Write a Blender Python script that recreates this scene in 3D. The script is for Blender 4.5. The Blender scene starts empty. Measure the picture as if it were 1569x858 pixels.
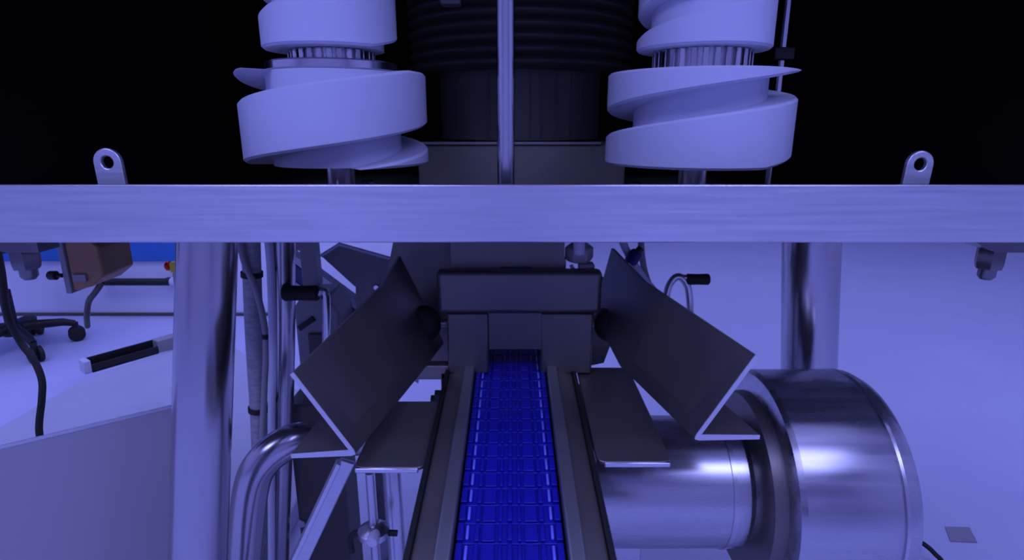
import bpy, math, random
from mathutils import Vector, Matrix
random.seed(7)
S = bpy.context.scene
C = S.collection
R = math.radians

# ------------------------------------------------------------------ camera, world, lights, exposure
CAMZ, FPX, PITCH = 0.95, 900.0, R(15.2)
cam_d = bpy.data.cameras.new('camera'); cam = bpy.data.objects.new('camera', cam_d); C.objects.link(cam)
cam.location = (0, 0, CAMZ); cam.rotation_euler = (math.pi/2 - PITCH, 0, 0)
cam_d.sensor_width = 36.0; cam_d.lens = 36.0*FPX/1569.0; cam_d.clip_start = 0.02
S.camera = cam
S.view_settings.view_transform = 'Standard'; S.view_settings.look = 'None'
S.view_settings.gamma = 1.0; S.view_settings.use_curve_mapping = False
S.view_settings.exposure = 0.20
LIGHT = (0.36, 0.388, 1.0)                      # overall violet-blue colour cast, put into the lamp and world colour
w = bpy.data.worlds.new('world'); S.world = w; w.use_nodes = True
w.node_tree.nodes['Background'].inputs[0].default_value = (*LIGHT, 1)
w.node_tree.nodes['Background'].inputs[1].default_value = 0.20
LAMPS = [(-1.6, -1.3, 36), (1.6, -1.3, 36), (-1.6, 1.0, 20), (1.6, 1.0, 17), (-1.9, 2.5, 22), (1.6, 3.4, 16)]
for k, (lx, ly, le) in enumerate(LAMPS):
    ld = bpy.data.lights.new('ceiling_lamp_light', 'AREA'); ld.shape = 'RECTANGLE'
    ld.size = 2.2; ld.size_y = 1.2; ld.energy = le; ld.color = LIGHT
    lo = bpy.data.objects.new('ceiling_lamp_light', ld); C.objects.link(lo); lo.location = (lx, ly, 2.93)

# ------------------------------------------------------------------ helpers
cp, sp = math.cos(PITCH), math.sin(PITCH)
def P(px, py, Y):
    """world point seen at a place of the photograph, on the upright plane y = Y"""
    a = (px-784.5)/FPX; b = (429-py)/FPX
    d = Vector((a, cp + b*sp, -sp + b*cp)); t = Y/d.y
    return Vector((d.x*t, Y, CAMZ + d.z*t))
def PZ(px, py, z):
    a = (px-784.5)/FPX; b = (429-py)/FPX
    d = Vector((a, cp + b*sp, -sp + b*cp)); t = (z-CAMZ)/d.z
    return Vector((d.x*t, d.y*t, z))
def rad(px, p):                                   # a size in pixels at point p -> metres
    return px/FPX*(p[1]*cp - (p[2]-CAMZ)*sp)

class MB:
    def __init__(s): s.v = []; s.f = []
    def add(s, vs, fs, M=None):
        o = len(s.v)
        s.v += [tuple(M @ Vector(v)) if M else tuple(v) for v in vs]
        s.f += [tuple(i+o for i in f) for f in fs]; return s
    def box(s, c, size, M=None):
        x, y, z = (k/2 for k in size); cx, cy, cz = c
        vs = [(cx+a*x, cy+b*y, cz+d*z) for a in (-1, 1) for b in (-1, 1) for d in (-1, 1)]
        return s.add(vs, [(0,1,3,2),(4,6,7,5),(0,4,5,1),(2,3,7,6),(0,2,6,4),(1,5,7,3)], M)
    def span(s, a, b):
        return s.box([(i+j)/2 for i, j in zip(a, b)], [abs(i-j) for i, j in zip(a, b)])
    def hexa(s, lo, hi):                           # two quads joined to a block
        return s.add(list(lo)+list(hi), [(3,2,1,0),(4,5,6,7),(0,1,5,4),(1,2,6,5),(2,3,7,6),(3,0,4,7)])
    def prism(s, poly, d0, d1, M=None, axis='y'):  # polygon extruded along an axis
        def pt(p, d): return {'y': (p[0], d, p[1]), 'z': (p[0], p[1], d), 'x': (d, p[0], p[1])}[axis]
        n = len(poly)
        vs = [pt(p, d0) for p in poly] + [pt(p, d1) for p in poly]
        fs = [tuple(range(n))[::-1], tuple(range(n, 2*n))] + [(i, (i+1)%n, n+(i+1)%n, n+i) for i in range(n)]
        return s.add(vs, fs, M)
    def lathe(s, prof, M=None, n=48, caps=True):   # profile (r, z) about the z axis
        vs = []; fs = []; m = len(prof)
        for i in range(n):
            a = 2*math.pi*i/n
            vs += [(r*math.cos(a), r*math.sin(a), z) for r, z in prof]
        for i in range(n):
            j = (i+1) % n
            fs += [(i*m+k, j*m+k, j*m+k+1, i*m+k+1) for k in range(m-1)]
        if caps:
            fs += [tuple(i*m for i in range(n))[::-1], tuple(i*m+m-1 for i in range(n))]
        return s.add(vs, fs, M)
    def tube(s, pts, r, n=16):
        pts = [Vector(p) for p in pts]; vs = []; fs = []; prev = None
        rs = r if isinstance(r, (list, tuple)) else [r]*len(pts)
        for i, p in enumerate(pts):
            t = (pts[min(i+1, len(pts)-1)] - pts[max(i-1, 0)]).normalized()
            if prev is None:
                u = t.cross(Vector((0, 0, 1)) if abs(t.z) < .9 else Vector((0, 1, 0))).normalized()
            else: u = (prev - t*prev.dot(t)).normalized()
            prev = u; v = t.cross(u)
            vs += [p + rs[i]*(math.cos(2*math.pi*k/n)*u + math.sin(2*math.pi*k/n)*v) for k in range(n)]
        for i in range(len(pts)-1):
            fs += [(i*n+k, i*n+(k+1)%n, (i+1)*n+(k+1)%n, (i+1)*n+k) for k in range(n)]
        L = (len(pts)-1)*n
        fs += [tuple(range(n))[::-1], tuple(L+k for k in range(n))]
        return s.add(vs, fs)
    def build(s, name, m, parent=None, bevel=0, smooth=40, merge=False):
        me = bpy.data.meshes.new(name); me.from_pydata(s.v, [], s.f)
        import bmesh
        bm = bmesh.new(); bm.from_mesh(me)
        if merge: bmesh.ops.remove_doubles(bm, verts=bm.verts, dist=1e-6); bmesh.ops.dissolve_degenerate(bm, dist=1e-6, edges=bm.edges)
        bmesh.ops.recalc_face_normals(bm, faces=bm.faces); bm.to_mesh(me); bm.free()
        if smooth:
            me.polygons.foreach_set('use_smooth', [True]*len(me.polygons)); me.set_sharp_from_angle(angle=R(smooth))
        me.materials.append(m)
        o = bpy.data.objects.new(name, me); C.objects.link(o)
        if parent: o.parent = parent
        if bevel:
            b = o.modifiers.new('bevel', 'BEVEL'); b.width = bevel; b.segments = 2; b.limit_method = 'ANGLE'; b.angle_limit = R(35)
        return o
def spline(pts, sub=8):
    pts = [Vector(p) for p in pts]; out = []
    for i in range(len(pts)-1):
        a = pts[max(i-1, 0)]; b = pts[i]; c = pts[i+1]; d = pts[min(i+2, len(pts)-1)]
        for k in range(sub):
            t = k/sub
            out.append(.5*((2*b) + (c-a)*t + (2*a-5*b+4*c-d)*t*t + (3*b-a-3*c+d)*t**3))
    return out + [pts[-1]]
def along(a, b):                                   # matrix taking local z to the direction a->b, at a
    d = (Vector(b)-Vector(a)).normalized()
    return Matrix.Translation(Vector(a)) @ d.to_track_quat('Z', 'Y').to_matrix().to_4x4()
def T(*v): return Matrix.Translation(Vector(v))
def tag(o, label, cat, group=None):
    o['label'] = label; o['category'] = cat
    if group: o['group'] = group
    return o
def thing(name, label, cat, group=None, loc=(0, 0, 0)):
    o = bpy.data.objects.new(name, None); C.objects.link(o); o.location = loc; o.empty_display_size = .05
    return tag(o, label, cat, group)
def struct(o): o['kind'] = 'structure'; return o

# ------------------------------------------------------------------ materials
def mat(name, col, rough=.5, metal=0., var=.06, scale=14., stretch=(1, 1, 1), bump=.0, rvar=.0, trans=0., coat=0., ior=1.45, alpha=1.):
    m = bpy.data.materials.new(name); m.use_nodes = True; nt = m.node_tree; b = nt.nodes['Principled BSDF']
    tc = nt.nodes.new('ShaderNodeTexCoord'); mp = nt.nodes.new('ShaderNodeMapping'); mp.inputs['Scale'].default_value = stretch
    nz = nt.nodes.new('ShaderNodeTexNoise'); nz.inputs['Scale'].default_value = scale; nz.inputs['Detail'].default_value = 5
    nt.links.new(tc.outputs['Object'], mp.inputs['Vector']); nt.links.new(mp.outputs['Vector'], nz.inputs['Vector'])
    rp = nt.nodes.new('ShaderNodeValToRGB')
    rp.color_ramp.elements[0].position = .3; rp.color_ramp.elements[1].position = .7
    rp.color_ramp.elements[0].color = (*[max(0, c*(1-var)) for c in col], 1)
    rp.color_ramp.elements[1].color = (*[min(1, c*(1+var)) for c in col], 1)
    nt.links.new(nz.outputs['Fac'], rp.inputs['Fac']); nt.links.new(rp.outputs['Color'], b.inputs['Base Color'])
    b.inputs['Roughness'].default_value = rough; b.inputs['Metallic'].default_value = metal
    b.inputs['IOR'].default_value = ior; b.inputs['Coat Weight'].default_value = coat
    b.inputs['Transmission Weight'].default_value = trans; b.inputs['Alpha'].default_value = alpha
    if rvar:
        mr = nt.nodes.new('ShaderNodeMapRange'); mr.inputs['From Min'].default_value = .3; mr.inputs['From Max'].default_value = .7
        mr.inputs['To Min'].default_value = max(.02, rough-rvar); mr.inputs['To Max'].default_value = rough+rvar
        nt.links.new(nz.outputs['Fac'], mr.inputs['Value']); nt.links.new(mr.outputs['Result'], b.inputs['Roughness'])
    if bump:
        bp = nt.nodes.new('ShaderNodeBump'); bp.inputs['Strength'].default_value = bump; bp.inputs['Distance'].default_value = .002
        nt.links.new(nz.outputs['Fac'], bp.inputs['Height']); nt.links.new(bp.outputs['Normal'], b.inputs['Normal'])
    return m
M_FLOOR = mat('floor_resin', (.50, .51, .70), .45, var=.03, scale=3, bump=.02)
M_WALL = mat('wall_paint', (.56, .56, .66), .6, var=.02, scale=4)
M_WHITE = mat('white_acetal', (.63, .645, .79), .42, var=.015, scale=6)
M_BRUSH = mat('brushed_steel', (.70, .70, .76), .33, .9, var=.05, scale=8, stretch=(1, 30, 30), rvar=.05)
_nt = M_BRUSH.node_tree; _b = _nt.nodes['Principled BSDF']; _b.inputs['Anisotropic'].default_value = .75
_tv = _nt.nodes.new('ShaderNodeCombineXYZ'); _tv.inputs[2].default_value = 1.0      # grain runs sideways, glints smear upright
_nt.links.new(_tv.outputs[0], _b.inputs['Tangent'])
M_STEEL = mat('satin_steel', (.58, .57, .62), .28, 1., var=.08, scale=9, rvar=.06)
M_TUBE = mat('tube_steel', (.50, .485, .52), .22, 1., var=.04, scale=10, stretch=(8, 8, .1), rvar=.02)
M_DRUMMET = mat('drum_steel', (.54, .53, .57), .27, 1., var=.10, scale=5, stretch=(.6, 9, 9), rvar=.09)
M_DKSTEEL = mat('dark_steel', (.20, .19, .20), .3, 1., var=.08, scale=20)
M_PART = mat('partition_paint', (.78, .79, .90), .6, var=.02, scale=4)
M_CASE = mat('bellows_case', (.13, .13, .11), .5, .2, var=.15, scale=5)
M_POLISH = mat('polished_steel', (.60, .59, .64), .20, 1., var=.06, scale=7, rvar=.05)
M_SHEET = mat('dark_sheet_steel', (.225, .207, .193), .42, .8, var=.08, scale=8, bump=.02, rvar=.05)
M_HOOD = mat('hood_steel', (.17, .165, .15), .42, .8, var=.10, scale=6, bump=.02)
M_RAIL = mat('rail_steel', (.32, .32, .33), .38, .8, var=.08, scale=10)
M_DARKGREY = mat('dark_grey_paint', (.10, .092, .085), .5, var=.1)
M_BLACK = mat('black_plastic', (.012, .0115, .011), .5, var=.1)
M_RUBBER = mat('black_rubber', (.014, .013, .012), .65, var=.1)
M_PANEL = mat('black_guard', (.0016, .0016, .0017), .6, var=.1)
M_PANEL.node_tree.nodes['Principled BSDF'].inputs['Specular IOR Level'].default_value = .02
M_BELLOWS = mat('bellows_fabric', (.065, .062, .052), .42, var=.1)
M_DRUM = mat('drum_casing', (.22, .22, .185), .5, .2, var=.15, scale=5)
M_BELT = mat('belt_blue', (.007, .007, .30), .42, var=.12, scale=30)
M_BELTEDGE = mat('belt_edge', (.16, .19, .85), .25, var=.1, scale=30)
M_BLUE = mat('blue_paint', (.03, .16, .50), .5, var=.05)
M_NAVY = mat('navy_strip', (.012, .014, .16), .5, var=.05)
M_BROWN = mat('brown_box', (.36, .19, .09), .45, var=.15, scale=25)
M_GREYPL = mat('grey_plastic', (.28, .275, .29), .5, var=.05)
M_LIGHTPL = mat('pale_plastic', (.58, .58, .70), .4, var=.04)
M_SHEETGREY = mat('grey_satin_sheet', (.44, .43, .46), .5, .2, var=.02, scale=2)
M_RED = mat('red_plastic', (.80, .02, .015), .35, var=.03)
M_YELLOW = mat('yellow_plastic', (.95, .78, .03), .4, var=.03)
M_HOSE = mat('hose_grey', (.33, .33, .36), .45, var=.2, scale=60, stretch=(1, 1, 3), bump=.1)
M_CLEAR = mat('clear_guard', (.62, .62, .75), .18, trans=.85, var=.02)
M_FIXT = mat('lamp_frame', (.6, .6, .8), .5)
M_PATCH = mat('patch_grey', (.26, .26, .30), .6, var=.08)
M_MAT = mat('mat_grey', (.42, .42, .52), .6, var=.04, scale=5)
def glow(name, s):
    m = bpy.data.materials.new(name); m.use_nodes = True; nt = m.node_tree
    e = nt.nodes.new('ShaderNodeEmission'); e.inputs[0].default_value = (*LIGHT, 1); e.inputs[1].default_value = s
    nt.links.new(e.outputs[0], nt.nodes['Material Output'].inputs[0]); return m
M_GLOW = glow('lamp_glow', 1.2)

# ------------------------------------------------------------------ the room
XL, XR, YB, YF, ZC = -3.6, 3.6, 6.0, -3.6, 3.0
struct(MB().span((XL, YF, -.1), (XR, YB, 0)).build('floor', M_FLOOR))
struct(MB().span((XL, YF, ZC), (XR, YB, ZC+.1)).build('ceiling', M_WALL))
struct(MB().span((XL-.1, YF, 0), (XL, YB, ZC)).build('wall_left', M_WALL))
struct(MB().span((XR, YF, 0), (XR+.1, YB, ZC)).build('wall_right', M_WALL))
struct(MB().span((XL, YB, 0), (XR, YB+.1, ZC)).build('wall_back', M_WALL))
struct(MB().span((XL, YF-.1, 0), (XR, YF, ZC)).build('wall_front', M_WALL))
YW = PZ(200, 483, 0).y
struct(MB().span((XL, YW, 0), (-.55, YW+.12, ZC)).build('wall_partition', M_PART))
struct(MB().span((XL, YW-.012, 0), (-.55, YW, .016)).build('baseboard_partition', M_DARKGREY, bevel=.003))
zb = P(200, 399, YW).z
struct(MB().span((XL, YW-.02, zb), (P(310, 399, YW).x, YW, zb+.9)).build('trim_1', M_BLUE, bevel=.004))
for k, (lx, ly, le) in enumerate(LAMPS):
    t = thing('ceiling_lamp', 'flat rectangular ceiling lamp panel overhead', 'lamp', 'ceiling lamp panels', (lx, ly, 2.95))
    f = MB()
    for sx in (-1, 1): f.box((sx*1.12, 0, 0), (.04, 1.28, .05))
    for sy in (-1, 1): f.box((0, sy*.62, 0), (2.2, .04, .05))
    f.build('lamp_frame', M_FIXT, t, bevel=.004)
    MB().box((0, 0, .012), (2.2, 1.2, .02)).build('diffuser', M_GLOW, t)

# ------------------------------------------------------------------ table frame: beam, deck, lugs, posts, leveller bolts
YBM = .62
bt, bb = P(784, 283, YBM).z, P(784, 372, YBM).z
ZDECK = bt - .045
tf = thing('machine_table', 'brushed steel machine table with a long front beam and tube legs', 'table', loc=(0, .9, 0))
def at(o): o.location = o.location - Vector((0, .9, 0)); return o
beam = MB().span((-.80, YBM, bb), (.80, YBM+.005, bt)); beam.span((-.80, YBM+.005, bb), (.80, YBM+.04, bb+.005))
at(beam.build('beam', M_BRUSH, tf, bevel=.0015))
dk = MB()
dk.span((-.80, YBM+.0055, ZDECK-.006), (.80, 1.42, ZDECK))
at(dk.build('deck', M_DARKGREY, tf))
def rounded_tab(cx, z0, wd, h, hole, y, th, lean=0, m=None, parent=None):
    n = 20; r = wd/2; outer = []; inner = []
    zc = z0+h-r
    for i in range(n):
        a = 2*math.pi*i/n; ca, sa = math.cos(a), math.sin(a)
        inner.append((hole*ca, hole*sa))
        if sa >= -1e-6: outer.append((r*ca, r*sa))
        else:
            d = (h-r)
            k = min(r/abs(ca) if abs(ca) > 1e-6 else 1e9, d/abs(sa)); outer.append((k*ca, k*sa))
    vs = []
    for yy in (0, th):
        vs += [(x, yy, z) for x, z in outer] + [(x, yy, z) for x, z in inner]
    fs = []
    for i in range(n):
        j = (i+1) % n; o2 = 2*n
        fs += [(i, j, n+j, n+i), (o2+i, o2+n+i, o2+n+j, o2+j), (i, o2+i, o2+j, j), (n+i, n+j, o2+n+j, o2+n+i)]
    mb = MB(); mb.add(vs, fs, T(cx, y, zc) @ Matrix.Rotation(lean, 4, 'Y'))
    return mb.build('lug', m, parent, bevel=.0012)
for px, top, wpx, ln in ((171, 227, 43, R(-2)), (1404, 231, 41, R(3))):
    p = P(px, top, .66); q = P(px, 290, .66)
    at(rounded_tab(q.x, q.z-.02, rad(wpx, p), p.z-q.z+.02, rad(9.5, p), .66, .006, ln, M_BRUSH, tf))
def post(pa, pb, r, name='leg'):
    d = (pb-pa); e = pa + d*((pa.z-.012)/(pa.z-pb.z)); top = pa + Vector((0, 0, ZDECK-.006-pa.z))
    mb = MB().tube([top, pa, e], r, 40)
    o = at(mb.build(name, M_TUBE, tf))
    ft = MB().lathe([(r*1.2, 0), (r*1.35, .004), (r*1.3, .012), (r*1.02, .020)], T(e.x, e.y-.9, 0), 32).build('foot', M_RUBBER, o)
    ft.location = (0, 0, 0)
    cl = MB().lathe([(r*1.28, -.007), (r*1.28, 0)], T(top.x, top.y-.9, top.z+.0), 32)
    # the foot and collar share the leg's frame, so undo the leg's own offset
    for c in (ft,): c.location = (0, .9, 0)
    k = cl.build('collar', M_STEEL, o); k.location = (0, .9, 0)
    return o
pa = P(318, 374, .665); pb = P(304, 858, .60); post(pa, pb, rad(43, pa))
pa = P(1243, 374, .925); pb = P(1239, 565, .925); post(pa, pb, rad(41.5, pa))
for px in (1522, 34):
    c = P(px, 372, .66); r = rad(18, c)
    ob = MB()
    ob.prism([(rad(-26, c), .004), (rad(-44, c), .012), (rad(40, c), .012), (rad(40, c), 0), (rad(-10, c), 0)], -.016, .016, T(c.x, c.y, c.z-.008))
    lv = at(ob.build('leveller_washer', M_DKSTEEL, tf))
    nut = MB().lathe([(r, -.030), (r*1.1, -.024), (r*1.1, -.008), (r, -.006)], T(c.x, c.y-.9, c.z), 6).build('nut', M_DKSTEEL, lv)
    bo = MB().lathe([(r*.45, -.043), (r*.68, -.039), (r*.68, -.02)], T(c.x, c.y-.9, c.z), 20).build('bolt_end', M_DKSTEEL, lv)
    nut.location = bo.location = (0, .9, 0)

# ------------------------------------------------------------------ guard panels, machine casing behind
for s, px, lab in ((-1, 352, 'large matt black guard panel left of the white scrolls'), (1, 1196, 'large matt black guard panel right of the white scrolls')):
    t = thing('guard_panel', lab, 'panel', 'black guard panels', (0, .95, ZDECK))
    xe = P(px, 130, .95).x
    xo = xe + s*.95
    MB().span((min(xe, xo), 0, 0), (max(xe, xo), .012, .405)).build('sheet', M_PANEL, t)
    e = MB().box((xe + s*.012, -.006, .2), (.016, .010, .40)).build('edge_strip', M_PANEL, t, bevel=.002)
cas = thing('machine_housing', 'black machine housing around the bellows at the back', 'housing', loc=(0, 1.36, ZDECK))
MB().span((-1.4, .0, 0), (1.4, .02, .41)).build('back_panel', M_PANEL, cas)
MB().span((-1.4, -.71, .41), (1.4, .02, .43)).build('added_shade_roof', M_PANEL, cas)  # unseen roof, added to keep overhead light off the scrolls
for s in (-1, 1): MB().span((s*1.38, -.40, 0), (s*1.40, .0, .41)).build('side_panel', M_PANEL, cas)

# bellows column
bx = P(797, 185, 1.15).x
bl = thing('bellows_column', 'black ribbed rubber bellows over a dark drum behind the rod', 'bellows', loc=(bx, 1.17, ZDECK))
zb0 = P(790, 104, 1.0).z - ZDECK
RB = .205
for k in range(10):
    z = zb0 + k*.0185
    MB().lathe([(RB-.012, z), (RB-.004, z+.003), (RB, z+.007), (RB, z+.0105), (RB-.004, z+.0145), (RB-.012, z+.0185)], None, 64, caps=False).build('ridge', M_BELLOWS, bl, smooth=60)
zl = P(790, 217, .97).z - ZDECK
MB().lathe([(.150, zl), (.150, zb0), (RB-.012, zb0)], None, 64, caps=False).build('drum', M_CASE, bl)
for a in (-112, -99, -84, -77, -66, -55, -47):
    MB().box((.1505*math.cos(R(a)), .1505*math.sin(R(a)), (zl+zb0)/2), (.003, .003, zb0-zl-.01)).build('seam', M_BELLOWS, bl)
pl = thing('base_block', 'dark grey block with a pale top edge under the bellows', 'block', loc=(bx, .95, ZDECK))
MB().span((-.165, 0, 0), (.165, .30, zl-.004)).build('body', M_DRUM, pl, bevel=.002)
MB().span((-.160, -.004, zl-.004), (.125, .02, zl)).build('edge_trim', M_GREYPL, pl, bevel=.001)
# bracket at the very top
c = P(691, 2, .98)
tag(MB().box(c, (.03, .03, .012)).box(c+Vector((0, .02, .03)), (.012, .012, .07)).build('sensor_bracket', M_GREYPL, bevel=.002), 'small grey bracket hanging high in front of the bellows', 'bracket')

# centre rod, thin rod
p = P(775, 180, .74)
rd = thing('guide_rod', 'thick polished guide rod standing upright between the two scrolls', 'rod', loc=(p.x, p.y, ZDECK))
MB().lathe([(.0107, 0), (.0107, .405)], None, 28).build('rod', M_POLISH, rd)
MB().lathe([(.020, 0), (.020, .010), (.013, .013)], None, 28).build('base_collar', M_STEEL, rd)
p = P(1187, 180, .93)
rd = thing('thin_rod', 'thin bright rod standing behind the scroll beside the right guard', 'rod', loc=(p.x, .93, ZDECK))
MB().lathe([(.0052, 0), (.0052, .405)], None, 16).build('rod', M_POLISH, rd)
MB().box((0, 0, .205), (.03, .02, .018)).build('clamp', M_BLACK, rd, bevel=.002)

# ------------------------------------------------------------------ feed scrolls
def helix(zb, zt, ro, rc, pitch, th, z0, n=120, ch=.003):
    """rectangular-thread screw; z0 = middle height of the land at the front (-y)"""
    mb = MB(); cols = []; ks = range(-4, 5)
    for i in range(n+1):
        ph = -math.pi + 2*math.pi*i/n
        a = ph - math.pi/2
        prof = [(rc, zb)]
        for k in ks:
            m = z0 + pitch*(ph/(2*math.pi)+k)
            lo, hi = m-th/2, m+th/2
            l2, h2 = min(max(lo, zb), zt), min(max(hi, zb), zt)
            if h2-l2 < 1e-5: prof += [(rc, l2)]*6
            else:
                c = min(ch, (h2-l2)/2*.9)
                prof += [(rc, l2), (ro-c, l2), (ro, l2+c), (ro, h2-c), (ro-c, h2), (rc, h2)]
        prof += [(rc, zt)]
        cols.append([(r*math.cos(a), r*math.sin(a), z) for r, z in prof])
    m = len(cols[0]); vs = [v for c in cols for v in c]; fs = []
    for i in range(n):
        fs += [(i*m+k, (i+1)*m+k, (i+1)*m+k+1, i*m+k+1) for k in range(m-1)]
    fs += [tuple(i*m for i in range(n))[::-1], tuple(i*m+m-1 for i in range(n))]
    return mb.add(vs, fs)
YS = .80
def scroll(px, label, zmid_low, zmid_up, left):
    X = P(px, 185, YS).x
    t = thing('feed_scroll', label, 'scroll', 'white feed scrolls', (X, YS, ZDECK))
    dz = CAMZ - ZDECK
    zB, zT = dz-.056, dz+.0585
    helix(zB, zT, .1175, .0825, .103, .072, dz+zmid_low).build('lower_scroll', M_WHITE, t, merge=True, smooth=35)
    helix(dz+.085, dz+.28, .083, .066, .098, .070, dz+zmid_up).build('upper_scroll', M_WHITE, t, merge=True, smooth=35)
    MB().lathe([(.019, 0), (.019, zB)], None, 24).build('shaft', M_POLISH, t)
    # chrome collar between the two screws
    if left:
        MB().lathe([(.080, zT), (.082, zT+.002), (.082, zT+.010), (.079, zT+.012)], None, 48).build('flange', M_POLISH, t)
        zr, rr = zT+.012, .054
    else: zr, rr = zT, .062
    MB().lathe([(rr-.006, zr), (rr-.006, dz+.085)], None, 40).build('collar', M_STEEL, t)
    for k in range(28):
        a = 2*math.pi*k/28
        MB().box((rr-.005, 0, (zr+dz+.085)/2), (.010, .0075, dz+.085-zr-.001), Matrix.Rotation(a, 4, 'Z')).build('collar_tooth', M_POLISH, t, bevel=.001)
    for k in range(6):
        a = 2*math.pi*k/6 + .35
        MB().lathe([(.006, 0), (.006, .012), (.010, .013), (.010, .022), (.007, .024)], T(.085*math.cos(a), .085*math.sin(a), 0), 6).build('screw', M_POLISH, t)
scroll(516, 'white plastic feed scroll left of the polished rod', .004, .106, True)
scroll(1068, 'white plastic feed scroll right of the polished rod', -.0275, .091, False)

# ------------------------------------------------------------------ conveyor
def bz(Y): return CAMZ - .3715 + .068*(Y-.432)
SL = math.atan(.068)
Y0, Y1 = .20, 1.02
L = (Y1-Y0)/math.cos(SL)
cv = thing('belt_conveyor', 'narrow conveyor with a blue link belt between steel rails', 'conveyor', loc=(-.002, Y0, bz(Y0)))
cv.rotation_euler = (SL, 0, 0)
pit = .0254; W = .100
def link_mesh():
    mb = MB()
    mb.box((0, 0, -.0065), (W-.002, pit*.965, .007))
    for x, wd, h in ((0, .004, .0035), (-.009, .003, .0028), (.009, .003, .0028), (-.020, .012, .0022), (.020, .012, .0022), (-.0305, .004, .003), (.0305, .004, .003), (-.046, .006, .004), (.046, .006, .004)):
        mb.box((x, 0, -.003+h/2), (wd, pit*.86, h))
    return mb
first = None
for k in range(int(L/pit)):
    if first is None:
        first = link_mesh().build('belt_link', M_BELT, cv, bevel=.0008); o = first
        e = [MB().box((s*.0395, 0, -.0012), (.0028, pit*.70, .0034)).build('link_edge', M_BELTEDGE, o, bevel=.0015) for s in (-1, 1)]
    else:
        o = first.copy(); C.objects.link(o); o.parent = cv
        for q in e: g = q.copy(); C.objects.link(g); g.parent = o
    o.location = (0, pit*(k+.5), 0)
for s in (-1, 1):
    MB().span((s*.0515, 0, -.012), (s*.066, L, .010)).build('wear_strip', M_RAIL, cv, bevel=.002)
    fr = MB().prism([(s*.066, .004), (s*.088, -.002), (s*.088, -.075), (s*.084, -.075), (s*.084, -.006), (s*.066, -.001)], 0, L)
    fr.build('side_frame', M_SHEET, cv, bevel=.001)
    MB().span((s*.088, 0, -.006), (s*.0935, L, .003)).build('edge_strip', M_BLACK, cv, bevel=.001)
MB().span((-.084, 0, -.045), (.084, L, -.035)).build('belt_bed', M_DARKGREY, cv)

# plates beside the conveyor
def plate(pts, name, th, label, cat, corners=(.012,)*4):
    # pts: four floor-plan corners with z, clockwise from front-inner
    out = []
    n = len(pts)
    for i in range(n):
        p0, p1, p2 = (Vector(pts[(i-1) % n]), Vector(pts[i]), Vector(pts[(i+1) % n])); r = corners[i]
        a = p1 + (p0-p1).normalized()*r; b = p1 + (p2-p1).normalized()*r
        for k in range(5):
            t = k/4; out.append((1-t)**2*a + 2*t*(1-t)*p1 + t*t*b)
    m = len(out); up = Vector((0, 0, th))
    vs = [tuple(v) for v in out] + [tuple(v-up) for v in out]
    fs = [tuple(range(m)), tuple(range(m, 2*m))[::-1]] + [(i, m+i, m+(i+1) % m, (i+1) % m) for i in range(m)]
    return MB().add(vs, fs)
def side_plate(s, xa, xb, ya, yb, zf, label):
    t = thing('side_plate', label, 'plate', 'plates beside the belt', (0, 0, 0))
    z0, z1 = bz(ya)-.004, bz(yb)-.004
    pts = [(xa, ya, z0), (xa, yb, z1), (xb*.96, yb, z1), (xb, ya, z0)]
    plate(pts, 'top', .004, '', '').build('top', M_SHEET, t, bevel=.001)
    MB().span((xa+s*.008, ya-.0015, z0-.0065), (xb-s*.002, ya+.003, z0-.0005)).build('front_lip', M_BRUSH, t, bevel=.0015)
    MB().span((xa, ya+.03, z0-.05), (xa+s*.004, yb-.02, z0-.002)).build('mount_flange', M_SHEET, t)
a = P(655, 722, .566); b = P(541, 722, .566); side_plate(-1, -.0945, b.x, .566, .705, a.z, 'dark steel plate with rounded corners left of the blue belt')
a = P(918, 712, .576); b = P(1030, 712, .576); side_plate(1, .0945, b.x, .576, .80, a.z, 'dark steel plate with rounded corners right of the blue belt')
cb = thing('cross_bar', 'dark cross bar and black bolts left of the hood', 'bar', loc=P(664, 567, .79))
MB().box((-.002, 0, 0), (.055, .02, .022)).build('bar', M_SHEET, cb, bevel=.002)
for dx, dz in ((.010, -.030), (.004, -.038)): MB().lathe([(.008, -.006), (.008, .006)], T(dx, -.02, dz) @ Matrix.Rotation(R(90), 4, 'Y'), 6).build('bolt', M_BLACK, cb)
MB().box((.016, .0, -.03), (.008, .02, .06)).build('hanger', M_BLACK, cb, bevel=.001)

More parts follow.
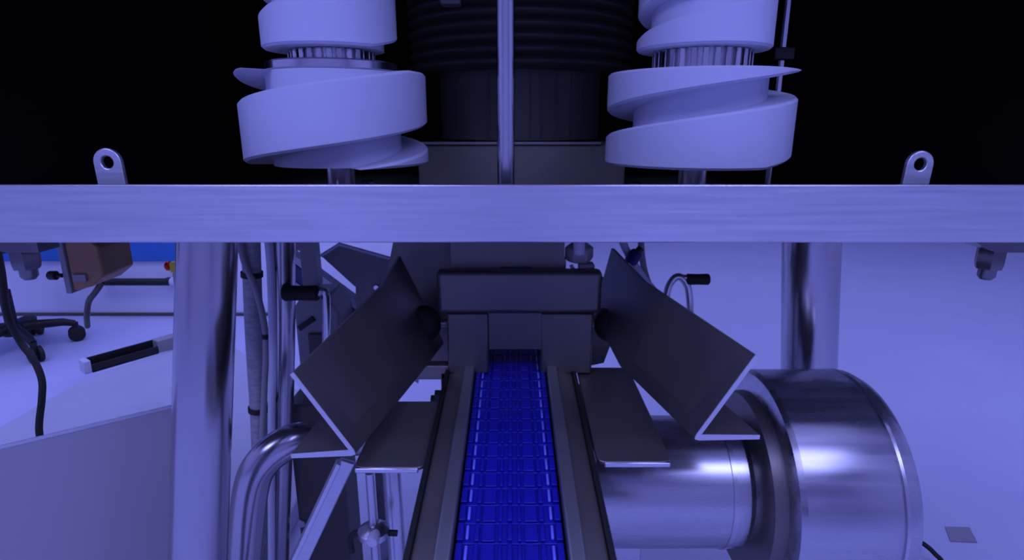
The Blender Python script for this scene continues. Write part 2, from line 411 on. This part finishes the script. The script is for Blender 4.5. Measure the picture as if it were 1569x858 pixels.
# ------------------------------------------------------------------ bent guide sheets
def guide(rows, label):
    """rows: stations front to back, each [upper, fold, flange end]; sheet with thickness"""
    t = thing('guide_sheet', label, 'guide', 'bent guide sheets')
    th = .0045; cx = sum(r[1].x for r in rows)/len(rows); s = 1 if cx > 0 else -1
    def offs(row):
        u, f, e = row
        n1 = Vector((u.z-f.z, 0, -(u.x-f.x))).normalized()
        if n1.z > 0: n1 = -n1
        n2 = Vector((0, 0, 1))
        fo = f + Vector((s*.0, 0, 0)) + n1*th*.9 + n2*0
        k = (f - fo)
        # inside corner: below the slope and above the flange
        d1 = Vector((u.x-f.x, 0, u.z-f.z)).normalized()
        fi = f + d1*th*2.3 + n1*th
        return [u, f, e, e + n2*th, fi, u + n1*th]
    cross = []
    for r in rows:
        u, f, e = r
        # round the fold with three points
        d1 = (u-f).normalized(); d2 = (e-f).normalized(); q = .007
        a_, b_ = f+d1*q, f+d2*q; m_ = (a_+b_)/4 + f/2
        o = offs(r)
        cross.append([u, a_, m_, b_, e, o[3], o[4], o[5]])
    n = len(cross[0]); vs = [tuple(v) for c in cross for v in c]; fs = []
    for i in range(len(cross)-1):
        fs += [(i*n+k, i*n+(k+1) % n, (i+1)*n+(k+1) % n, (i+1)*n+k) for k in range(n)]
    fs += [(1, 2, 3, 6), (0, 1, 6, 7), (3, 4, 5, 6)]
    l = (len(cross)-1)*n
    fs += [(l+6, l+3, l+2, l+1), (l+7, l+6, l+1, l), (l+6, l+5, l+4, l+3)]
    MB().add(vs, fs).build('sheet', M_SHEET, t, smooth=30)
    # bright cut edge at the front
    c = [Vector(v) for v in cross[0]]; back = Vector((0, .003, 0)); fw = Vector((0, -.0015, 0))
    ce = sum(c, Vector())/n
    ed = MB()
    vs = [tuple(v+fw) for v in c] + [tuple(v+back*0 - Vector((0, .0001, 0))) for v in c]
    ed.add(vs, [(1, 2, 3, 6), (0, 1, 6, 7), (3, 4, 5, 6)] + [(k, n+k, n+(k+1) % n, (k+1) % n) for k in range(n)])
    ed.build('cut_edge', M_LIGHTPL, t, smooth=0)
    return t
guide([[P(450, 570, .56), P(549, 697, .56), P(447, 701, .56)],
       [P(585, 438, .74), P(640, 583, .74), P(540, 583, .74)],
       [P(613, 392, .85), P(682, 528, .85), P(590, 528, .85)]], 'dark bent steel guide sheet left of the hood')
guide([[P(1157, 543, .56), P(1060, 674, .56), P(1163, 672, .56)],
       [P(985, 430, .75), P(948, 563, .75), P(1040, 563, .75)],
       [P(937, 380, .85), P(908, 485, .85), P(1000, 485, .85)]], 'dark bent steel guide sheet right of the hood')

# ------------------------------------------------------------------ hood over the belt
hd = thing('belt_hood', 'dark grey steel hood bridging the blue belt', 'hood', loc=(0, .80, .6))
def hb(o): o.location = (0, -.80, -.6); return o
YH = .775
def face(pxl, pyt, pxr, pyb, Y, depth, name, m=M_HOOD, bev=.003):
    a, b = P(pxl, pyt, Y), P(pxr, pyb, Y)
    return hb(MB().span((a.x, Y, b.z), (b.x, Y+depth, a.z)).build(name, m, hd, bevel=bev))
face(684, 480, 749, 573, YH, .07, 'front_cheek')
face(829, 480, 906, 573, YH, .07, 'front_cheek')
face(749, 480, 829, 535, YH+.001, .008, 'lintel', bev=0)
a, b = P(668, 416, .765), P(921, 481, .765)
hb(MB().span((a.x, .765, b.z), (b.x, .788, a.z)).build('upper_box', M_HOOD, hd, bevel=.006))
a, b = P(690, 368, .789), P(864, 424, .789)
hb(MB().span((a.x, .789, b.z), (b.x, .795, a.z+.008)).build('back_plate', M_DRUM, hd))
hb(MB().span((a.x, .80, b.z), (b.x, .92, b.z+.004)).build('top_plate', M_HOOD, hd))
a, b = P(767, 409, .788), P(815, 416.5, .788)
hb(MB().span((a.x, .786, b.z), (b.x, .789, a.z)).build('slot_insert', M_NAVY, hd))
for poly, Yf in (([(604, 362), (705, 362), (705, 500), (690, 562), (655, 560), (625, 500), (588, 445)], .885), ([(896, 418), (918, 418), (938, 440), (946, 500), (925, 556), (896, 562)], .885)):
    q = [P(x, y, Yf) for x, y in poly]
    hb(MB().prism([(v.x, v.z) for v in q], Yf, Yf+.004).build('side_filler', M_HOOD, hd))
for px, s in ((648, -1), (938, 1)):
    p = P(px, 497, .82)
    t = thing('clamp_knob', 'round black clamp knob on the %s side of the hood' % ('left' if s < 0 else 'right'), 'knob', 'black clamp knobs', p)
    M = Matrix.Rotation(R(90), 4, 'X')
    MB().lathe([(.012, -.02), (.024, -.018), (.027, -.008), (.027, .004), (.020, .012), (.008, .014)], M, 20).build('grip', M_RUBBER, t)
    MB().tube([(0, 0, 0), (-s*.045, .01, 0)], .006).build('stud', M_STEEL, t)

# fitting on the hood's right back
p = P(887, 396, .80)
t = thing('air_fitting', 'pale air fitting with a hex cap behind the hood', 'fitting', loc=p)
MB().lathe([(.016, -.004), (.020, .002), (.020, .016), (.012, .022)], None, 6).build('hex_cap', M_GREYPL, t, bevel=.001)
MB().box((.010, -.004, -.013), (.022, .02, .016)).build('body', M_GREYPL, t, bevel=.003)
MB().box((-.022, 0, -.010), (.007, .016, .024)).build('bracket', M_DKSTEEL, t, bevel=.001)
MB().box((-.014, -.004, -.012), (.005, .008, .020), Matrix.Rotation(R(-30), 4, 'Y')).build('strut', M_LIGHTPL, t, bevel=.001)
MB().lathe([(.008, .010), (.008, .03)], T(-.002, -.016, 0), 16).build('nozzle', M_LIGHTPL, t)
p = P(676, 378, .90)
t = thing('cable_clip', 'black cable clip under the beam at the hood corner', 'clip', loc=p)
MB().tube(spline([(-.03, 0, .012), (0, 0, .004), (.008, -.005, -.010)]), .005, 10).build('cable', M_RUBBER, t)
MB().box((.026, 0, .004), (.016, .016, .018)).build('clip', M_BLACK, t, bevel=.002)

# ------------------------------------------------------------------ drum motor
YM, ZM = .72, CAMZ-.485
mo = thing('drum_motor', 'big polished stainless drum motor lying beside the conveyor', 'motor', loc=(.33, YM, ZM))
MX = Matrix.Rotation(R(90), 4, 'Y')
RR = .153
MB().lathe([(RR-.016, 0), (RR-.004, .002), (RR, .008), (RR, .132), (RR-.006, .143), (RR-.030, .149)], MX, 96).build('drum', M_DRUMMET, mo, smooth=30)
MB().lathe([(RR+.0015, .120), (RR+.0015, .124)], MX, 96).build('rim_band', M_STEEL, mo)
MB().lathe([(.10, -.016), (.122, -.016), (.124, .0), (.10, .002)], MX, 72).build('flange', M_SHEET, mo)
MB().lathe([(.084, -.240), (.088, -.232), (.088, -.030), (.078, -.020), (.078, -.016)], MX, 72).build('gear_cylinder', M_DRUMMET, mo)
MB().lathe([(.0895, -.052), (.0895, -.046)], MX, 72).build('band', M_STEEL, mo)
MB().span((-.20, -.03, -ZM), (-.15, .03, -.086)).build('support_leg', M_STEEL, mo, bevel=.003)
MB().span((.04, -.03, -ZM), (.10, .03, -.14)).build('support_leg', M_STEEL, mo, bevel=.003)

# ------------------------------------------------------------------ tubes, hoses, braces left
def pipe(name, pts, rpx, m, label, cat, ties=(), group=None, sub=8, n=18):
    r = rad(rpx, pts[0])
    if not ties:
        return tag(MB().tube(spline(pts, sub), r, n).build(name, m), label, cat, group)
    t = thing(name, label, cat, group)
    sp_ = spline(pts, sub)
    MB().tube(sp_, r, n).build('tube', m, t)
    for q in ties:
        i = min(range(len(sp_)-1), key=lambda k: abs(sp_[k].z-q))
        MB().lathe([(r*1.18, -.004), (r*1.18, .004)], along(sp_[i], sp_[i+1]), 18).build('tie', M_RUBBER, t)
    return t
def down(p): return Vector((p.x, p.y, .0))
pts = [P(384, 360, .86), P(386, 420, .86), P(390, 520, .86), P(397, 640, .86), P(400, 740, .86), P(402, 860, .86), P(404, 900, .86)]
pipe('grey_hose', pts, 14, M_HOSE, 'ribbed grey hose with black ties behind the left table leg', 'hose', ties=[P(386, 420, .86).z, P(397, 625, .86).z])
pts = [P(366, 360, .84), P(374, 400, .84), P(394, 450, .84), P(407, 515, .84), P(405, 600, .84), P(402, 660, .84), P(400, 740, .84), P(398, 900, .84)]
pipe('thin_cable', pts, 5, M_GREYPL, 'thin grey cable crossing the ribbed hose', 'cable', ties=[P(407, 516, .84).z])
pts = [P(410, 360, .825), P(415, 420, .825), P(418, 560, .825), P(416, 650, .825), P(416, 900, .825)]
pipe('pale_tube', pts, 6, M_LIGHTPL, 'narrow pale air tube beside the ribbed hose', 'tube')
pts = [P(433, 360, .90), P(433, 520, .90), P(430, 700, .90), P(426, 900, .90)]
pts = pts + [Vector((pts[-1].x, pts[-1].y, .01))]
pipe('upright_pipe', pts, 19, M_TUBE, 'slim upright steel pipe behind the ribbed hose', 'pipe')
pts = [P(560, 672, .80), P(490, 672, .78), P(445, 677, .76), P(404, 706, .745), P(384, 752, .74), P(374, 858, .735), P(370, 900, .735)]
pts = pts + [Vector((pts[-1].x-.01, pts[-1].y, .01))]
pipe('bent_tube', pts, 25, M_TUBE, 'thick steel tube bent into an elbow behind the left table leg', 'tube')
# diagonal brace, flat bar
a, b = P(533, 705, .68), P(455, 870, .66)
b2 = a + (b-a)*(a.z-.01)/(a.z-b.z)
br = thing('diagonal_brace', 'pale flat steel brace slanting down from the left side plate', 'brace', loc=a)
Mq = along(Vector(), b2-a); Ln = (b2-a).length
MB().box((0, 0, Ln/2), (.008, .020, Ln), Mq).build('bar', M_BRUSH, br, bevel=.002)
MB().box((.010, .012, Ln/2), (.014, .006, Ln), Mq).build('rib', M_BRUSH, br, bevel=.001)
# adjusting spindle under left plate
p = P(567, 735, .64)
sp1 = thing('adjusting_spindle', 'thin threaded spindle with a clamp below the left side plate', 'spindle', loc=(p.x, p.y, 0))
MB().lathe([(.0055, .02), (.0055, p.z+.01)], None, 14).build('spindle', M_STEEL, sp1)
zc = P(567, 815, .64).z
MB().lathe([(.012, zc-.012), (.020, zc-.004), (.020, zc+.004), (.010, zc+.012)], None, 20).build('clamp_collar', M_STEEL, sp1)
MB().lathe([(.006, -.010), (.0075, -.008), (.0075, .008), (.006, .010)], T(.004, -.016, zc+.004) @ Matrix.Rotation(R(90), 4, 'X'), 18).build('clamp_screw', M_LIGHTPL, sp1)
MB().tube(spline([(-.03, .0, zc-.03), (-.03, 0, zc-.008), (-.015, 0, zc), (.03, .0, zc-.002)]), .004, 10).build('clamp_wire', M_RUBBER, sp1)
MB().lathe([(.03, 0), (.03, .01), (.012, .02)], None, 20).build('foot', M_STEEL, sp1)
p = P(601, 735, .70)
tag(MB().lathe([(.012, 0), (.0125, .02), (.0125, p.z+.02), (.010, p.z+.025)], T(p.x, p.y, 0), 20).build('support_post', M_STEEL), 'round steel support post between the spindle and the blue belt', 'post')
# dark column
p = P(487, 715, .92)
col = thing('dark_column', 'dark grey square column behind the elbow tube', 'column', loc=(p.x, p.y, 0))
MB().span((-.045, 0, 0), (.045, .08, p.z+.12)).build('post', M_DARKGREY, col, bevel=.004)
for pz in (800, 825): MB().lathe([(.007, 0), (.007, .006)], T(-.038, 0, P(487, pz, .92).z) @ Matrix.Rotation(R(90), 4, 'X'), 12).build('screw', M_STEEL, col)

# lever handles
p = P(462, 449, .88)
lv = thing('lever_handle', 'black grip lever on a steel stem left of the hood', 'handle', 'lever handles', p)
MB().lathe([(.010, -.029), (.0125, -.026), (.0115, 0), (.0125, .024), (.010, .027)], MX, 18).build('grip', M_RUBBER, lv)
q = lambda x, y: P(x, y, .88)-p
MB().tube(spline([q(488, 449), q(497, 447), q(500, 465), q(500, 540)]), .0065, 12).build('stem', M_POLISH, lv)
p = P(1069, 428, .95)
lv = thing('lever_handle', 'black grip lever on an arched steel stem right of the hood', 'handle', 'lever handles', p)
MB().lathe([(.008, -.019), (.0095, -.017), (.009, 0), (.0095, .017), (.008, .019)], MX, 18).build('grip', M_RUBBER, lv)
q = lambda x, y: P(x, y, .95)-p
MB().tube(spline([q(1021, 455), q(1026, 436), q(1038, 424), q(1050, 432), q(1056, 452), q(1058, 500)]), .0062, 12).build('stem', M_POLISH, lv)
MB().tube([q(1038, 424), q(1056, 426)], .005, 12).build('cross_pin', M_STEEL, lv)
# hoses right behind guide
pipe('clear_hose', [P(952, 365, .95), P(963, 390, .95), P(985, 425, .95), P(1010, 460, .95), P(1025, 520, .95)], 6, M_LIGHTPL, 'pale air hose running down behind the right guide sheet', 'hose')
pipe('grey_air_hose', [P(982, 365, .98), P(984, 395, .98), P(992, 430, .98), P(1012, 470, .98)], 5, M_GREYPL, 'grey air hose beside the navy fitting', 'hose')
p = P(971, 394, .94)
t = thing('hose_fitting', 'small navy push-in hose fitting behind the right guide sheet', 'fitting', loc=p)
MB().lathe([(.009, -.012), (.011, -.008), (.011, .008), (.008, .012)], Matrix.Rotation(R(35), 4, 'Y'), 16).build('body', M_NAVY, t)
MB().lathe([(.006, .012), (.006, .020)], Matrix.Rotation(R(35), 4, 'Y'), 12).build('collet', M_BLACK, t)

# clear guard + neighbouring conveyor behind the left guide
p = P(545, 420, .92)
t = thing('clear_guard', 'smoky clear plastic guard flap above the left guide sheet', 'guard', loc=p)
q = [P(492, 392, .95)-p, P(520, 374, .95)-p, P(612, 400, .92)-p, P(590, 440, .90)-p, P(545, 480, .90)-p, P(545, 440, .92)-p]
n_ = len(q); th_ = Vector((0, .004, 0))
MB().add([tuple(v) for v in q]+[tuple(v+th_) for v in q], [tuple(range(n_)), tuple(range(n_, 2*n_))[::-1]]+[(i, n_+i, n_+(i+1) % n_, (i+1) % n_) for i in range(n_)]).build('flap', M_GREYPL, t)
MB().tube([q[0], q[1], q[2]], .003, 8).build('flap_edge', M_LIGHTPL, t)
c = P(577, 440, .895)-p
MB().lathe([(.005, -.004), (.006, 0), (.004, .004)], T(*c) @ Matrix.Rotation(R(90), 4, 'X'), 14).build('screw', M_POLISH, t)
t = thing('side_conveyor', 'white conveyor rail with a navy stripe behind the lever', 'conveyor', loc=(0, 0, 0))
def strip(pxa, pya, pxb, pyb, hpx, Ya, Yb, name, m):
    a, b = P(pxa, pya, Ya), P(pxb, pyb, Yb); h = Vector((0, 0, rad(hpx, a))); d = Vector((0, .03, 0))
    lo = [a-h, b-h, b, a]; MB().hexa(lo, [v+d for v in lo]).build(name, m, t, bevel=.001)
strip(430, 375, 640, 532, 14, 1.20, 1.02, 'top_rail', M_LIGHTPL)
strip(430, 389, 640, 546, 26, 1.20, 1.02, 'navy_stripe', M_NAVY)
strip(430, 415, 640, 572, 16, 1.20, 1.02, 'bottom_rail', M_LIGHTPL)
MB().span((P(560, 520, 1.1).x, 1.1, 0), (P(590, 520, 1.1).x, 1.14, P(560, 500, 1.1).z)).build('support_leg', M_STEEL, t)
p = P(477, 470, 1.0)
gm = thing('gear_unit', 'grey gear unit with a black slot below the lever', 'gearbox', loc=p)
a = P(448, 455, 1.0)-p; b = P(532, 640, 1.0)-p
MB().prism([(a.x, b.z), (b.x, b.z), (b.x, a.z-.03), (a.x+.06, a.z), (a.x+.015, a.z), (a.x, a.z-.02)], 0, .09).build('housing', M_GREYPL, gm, bevel=.004)
MB().box((0, 0, 0), (.035, .008, .010), T(*(P(470, 495, 1.0)-p)) @ Matrix.Rotation(R(-35), 4, 'Y')).build('slot', M_BLACK, gm, bevel=.001)
MB().box(P(487, 530, 1.0)-p, (.03, .012, .05)).build('cover', M_DARKGREY, gm, bevel=.002)
p = P(472, 400, 1.05)
tag(MB().span((p.x-.014, 1.05, p.z-.05), (p.x+.014, 1.08, p.z+.10)).span((p.x-.02, 1.048, p.z+.02), (p.x+.02, 1.05, p.z+.10)).build('bracket_post', M_GREYPL, bevel=.003), 'short grey bracket post hanging above the black lever', 'post')

# ------------------------------------------------------------------ left: junction box, grey panel, chair, hose, e-stop
p = P(128, 410, .80)
jb = thing('junction_box', 'brown junction box with a grey plate hanging under the beam', 'box', loc=p)
a = P(97, 372, .80)-p; b = P(163, 446, .80)-p
MB().prism([(a.x, b.z), (a.x+(b.x-a.x)*.55, b.z+.006), (b.x, b.z+.022), (b.x, a.z-.006), (a.x+.03, a.z+.012), (a.x, a.z+.012)], 0, .07).build('housing', M_BROWN, jb, bevel=.003)
MB().span((a.x-.008, -.003, b.z-.003), (a.x, .07, a.z+.01)).build('plate', M_GREYPL, jb, bevel=.001)
MB().box((a.x+.015, -.002, b.z+.020), (.018, .004, .010)).build('label_plate', M_GREYPL, jb)
k = MB().lathe([(.003, 0), (.003, .007), (.0065, .008), (.0065, .017), (.005, .019)], T(a.x-.008, -.004, b.z+.024) @ Matrix.Rotation(R(-90), 4, 'Y'), 14).build('knob', M_BLACK, jb)
pts = [P(157, 432, .83)-p, P(146, 448, .83)-p, P(136, 462, .84)-p, P(133, 484, .86)-p, P(134, 500, .9)-p]
MB().tube(spline(pts), .0042, 10).build('lead', M_DARKGREY, jb)
a, b = P(150, 432, YW-.05), P(262, 432, YW-.05)
wr = thing('wall_rail', 'black horizontal rail on the white wall below the blue band', 'rail', loc=a)
MB().tube([Vector(), b-a], .018, 14).build('bar', M_BLACK, wr)
for s in (.08, .9): MB().span(((b-a).x*s-.01, 0, -.01), ((b-a).x*s+.01, .05, .01)).build('mount', M_BLACK, wr)
MB().lathe([(.02, 0), (.025, .01), (.025, .09), (.02, .1)], along(b-a, (b-a)*1.1), 16).build('end_fitting', M_LIGHTPL, wr)
p = P(264, 408, 1.30)
es = thing('emergency_stop', 'red mushroom button on a yellow box beside the table leg', 'button', loc=p)
MB().box((.012, 0, 0), (.020, .03, .024)).build('box', M_YELLOW, es, bevel=.002)
MB().lathe([(.005, .000), (.005, .006), (.011, .007), (.011, .013), (.007, .017)], T(.002, 0, .001) @ Matrix.Rotation(R(-90), 4, 'Y'), 20).build('mushroom', M_RED, es)
MB().tube([(.016, .01, -.012), (.018, .012, -.50)], .006, 10).build('stalk', M_GREYPL, es)
MB().box((.014, .0, -.027), (.024, .02, .026)).build('bracket', M_LIGHTPL, es, bevel=.002)

h = CAMZ-.45
a, b = PZ(273, 620, h), PZ(0, 685, h)
d = (b-a).normalized(); b = a + d*.60
gp = thing('grey_side_panel', 'large satin grey sheet panel with a bright top edge at lower left', 'panel', loc=(a.x, a.y, 0))
nrm = Vector((-d.y, d.x, 0)); nrm = nrm if nrm.y > 0 else -nrm
A, B = Vector((0, 0, 0)), (b-a); B.z = 0; up = Vector((0, 0, h-.004)); th_ = nrm*.005
MB().hexa([A, B, B+up, A+up], [A+th_, B+th_, B+th_+up, A+th_+up]).build('sheet', M_SHEETGREY, gp)
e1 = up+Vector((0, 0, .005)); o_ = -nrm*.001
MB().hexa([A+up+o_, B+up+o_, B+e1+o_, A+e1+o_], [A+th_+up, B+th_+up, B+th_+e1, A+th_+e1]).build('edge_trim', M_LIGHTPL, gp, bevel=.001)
MB().span((-.004, -.012, 0), (.004, .01, h)).build('end_flange', M_SHEETGREY, gp, bevel=.001)
# low floor plinth behind the panel, with a rail on it
zp = .05
c = [PZ(-160, 745, zp), PZ(128, 580, zp), PZ(330, 512, zp), PZ(520, 640, zp), PZ(260, 1150, zp)]
n_ = len(c)
fp = thing('floor_plinth', 'low grey plinth on the floor behind the sheet panel', 'plinth', loc=(0, 0, 0))
MB().add([(v.x, v.y, 0) for v in c]+[tuple(v) for v in c], [tuple(range(n_))[::-1], tuple(range(n_, 2*n_))]+[(i, (i+1) % n_, n_+(i+1) % n_, n_+i) for i in range(n_)]).build('slab', M_MAT, fp, bevel=.006)
a, b = PZ(127, 572, zp), PZ(300, 522, zp)
t = thing('floor_rail', 'dark open channel rail with a pale cover lying on the plinth', 'rail', loc=a)
Mq = Matrix.Rotation(math.atan2((b-a).y, (b-a).x), 4, 'Z'); Ln = (b-a).length
MB().box((.012, 0, .025), (.024, .05, .05), Mq).build('end_cap', M_LIGHTPL, t, bevel=.004)
MB().box((.024+Ln*.28, 0, .006), (Ln*.56, .05, .012), Mq).box((.024+Ln*.28, .022, .025), (Ln*.56, .006, .045), Mq).box((.024+Ln*.28, -.022, .016), (Ln*.56, .005, .03), Mq).build('channel', M_BLACK, t, bevel=.001)
MB().box((.024+Ln*.78, 0, .026), (Ln*.44, .05, .05), Mq).build('cover', M_GREYPL, t, bevel=.003)

# office chair
cA = PZ(120, 521, 0); hub = cA - Vector((.21*math.cos(R(38)), .21*math.sin(R(38)), 0))
ch = thing('office_chair', 'black swivel chair with a star base on casters at left edge', 'chair', loc=hub)
MB().lathe([(.035, .075), (.042, .085), (.042, .120), (.022, .13), (.022, .27), (.015, .27), (.015, .45)], None, 24).build('column', M_BLACK, ch)
for k in range(5):
    an = R(38 - 72*k)
    Mz = Matrix.Rotation(an, 4, 'Z')
    lg = MB().tube([Mz @ Vector(v) for v in ((.02, 0, .105), (.09, 0, .102), (.17, 0, .094), (.21, 0, .080))], [.024, .020, .017, .014], 12).build('base_leg', M_BLACK, ch)
    for s in (-1, 1):
        MB().lathe([(.024, -.010), (.032, -.007), (.032, .007), (.024, .010)], Mz @ T(.21, s*.015, .033) @ Matrix.Rotation(R(90), 4, 'X'), 20).build('caster_wheel', M_RUBBER, lg)
    MB().tube([Mz @ Vector((.21, 0, .033)), Mz @ Vector((.21, 0, .085))], .012, 10).build('caster_stem', M_BLACK, lg)
MB().lathe([(.10, .45), (.20, .455), (.225, .475), (.225, .50), (.19, .52)], None, 32).build('seat', M_RUBBER, ch)
MB().box((-.21, 0, .75), (.05, .36, .34)).build('backrest', M_RUBBER, ch, bevel=.02)
MB().box((-.225, 0, .54), (.012, .05, .14)).build('back_bar', M_BLACK, ch, bevel=.003)
pts = [P(-6, 372, 1.5), P(3, 420, 1.5), P(11, 480, 1.5), P(30, 522, 1.5), P(52, 552, 1.48), P(64, 582, 1.46), P(64, 612, 1.44), P(60, 660, 1.42)]
pts.append(Vector((pts[-1].x, pts[-1].y, .06)))
pipe('black_hose', pts, 5.2, M_RUBBER, 'black hose curving down to the floor at left edge', 'hose')

# ------------------------------------------------------------------ floor at right
c = [PZ(1448, 808, 0), PZ(1485, 809, 0), PZ(1497, 832, 0), PZ(1456, 830, 0)]
MBp = MB().add([(v.x, v.y, .0005) for v in c]+[(v.x, v.y, .0025) for v in c], [(3,2,1,0),(4,5,6,7),(0,1,5,4),(1,2,6,5),(2,3,7,6),(3,0,4,7)])
tag(MBp.build('floor_patch', M_PATCH), 'small grey square patch stuck on the floor at lower right', 'patch')
pts = [PZ(1395, 822, .05), PZ(1416, 834, .05), PZ(1432, 848, .03), PZ(1446, 868, .012), PZ(1450, 930, .012)]
pipe('floor_cable', pts, 3.5, M_RUBBER, 'black cable leaving the drum motor across the floor', 'cable')
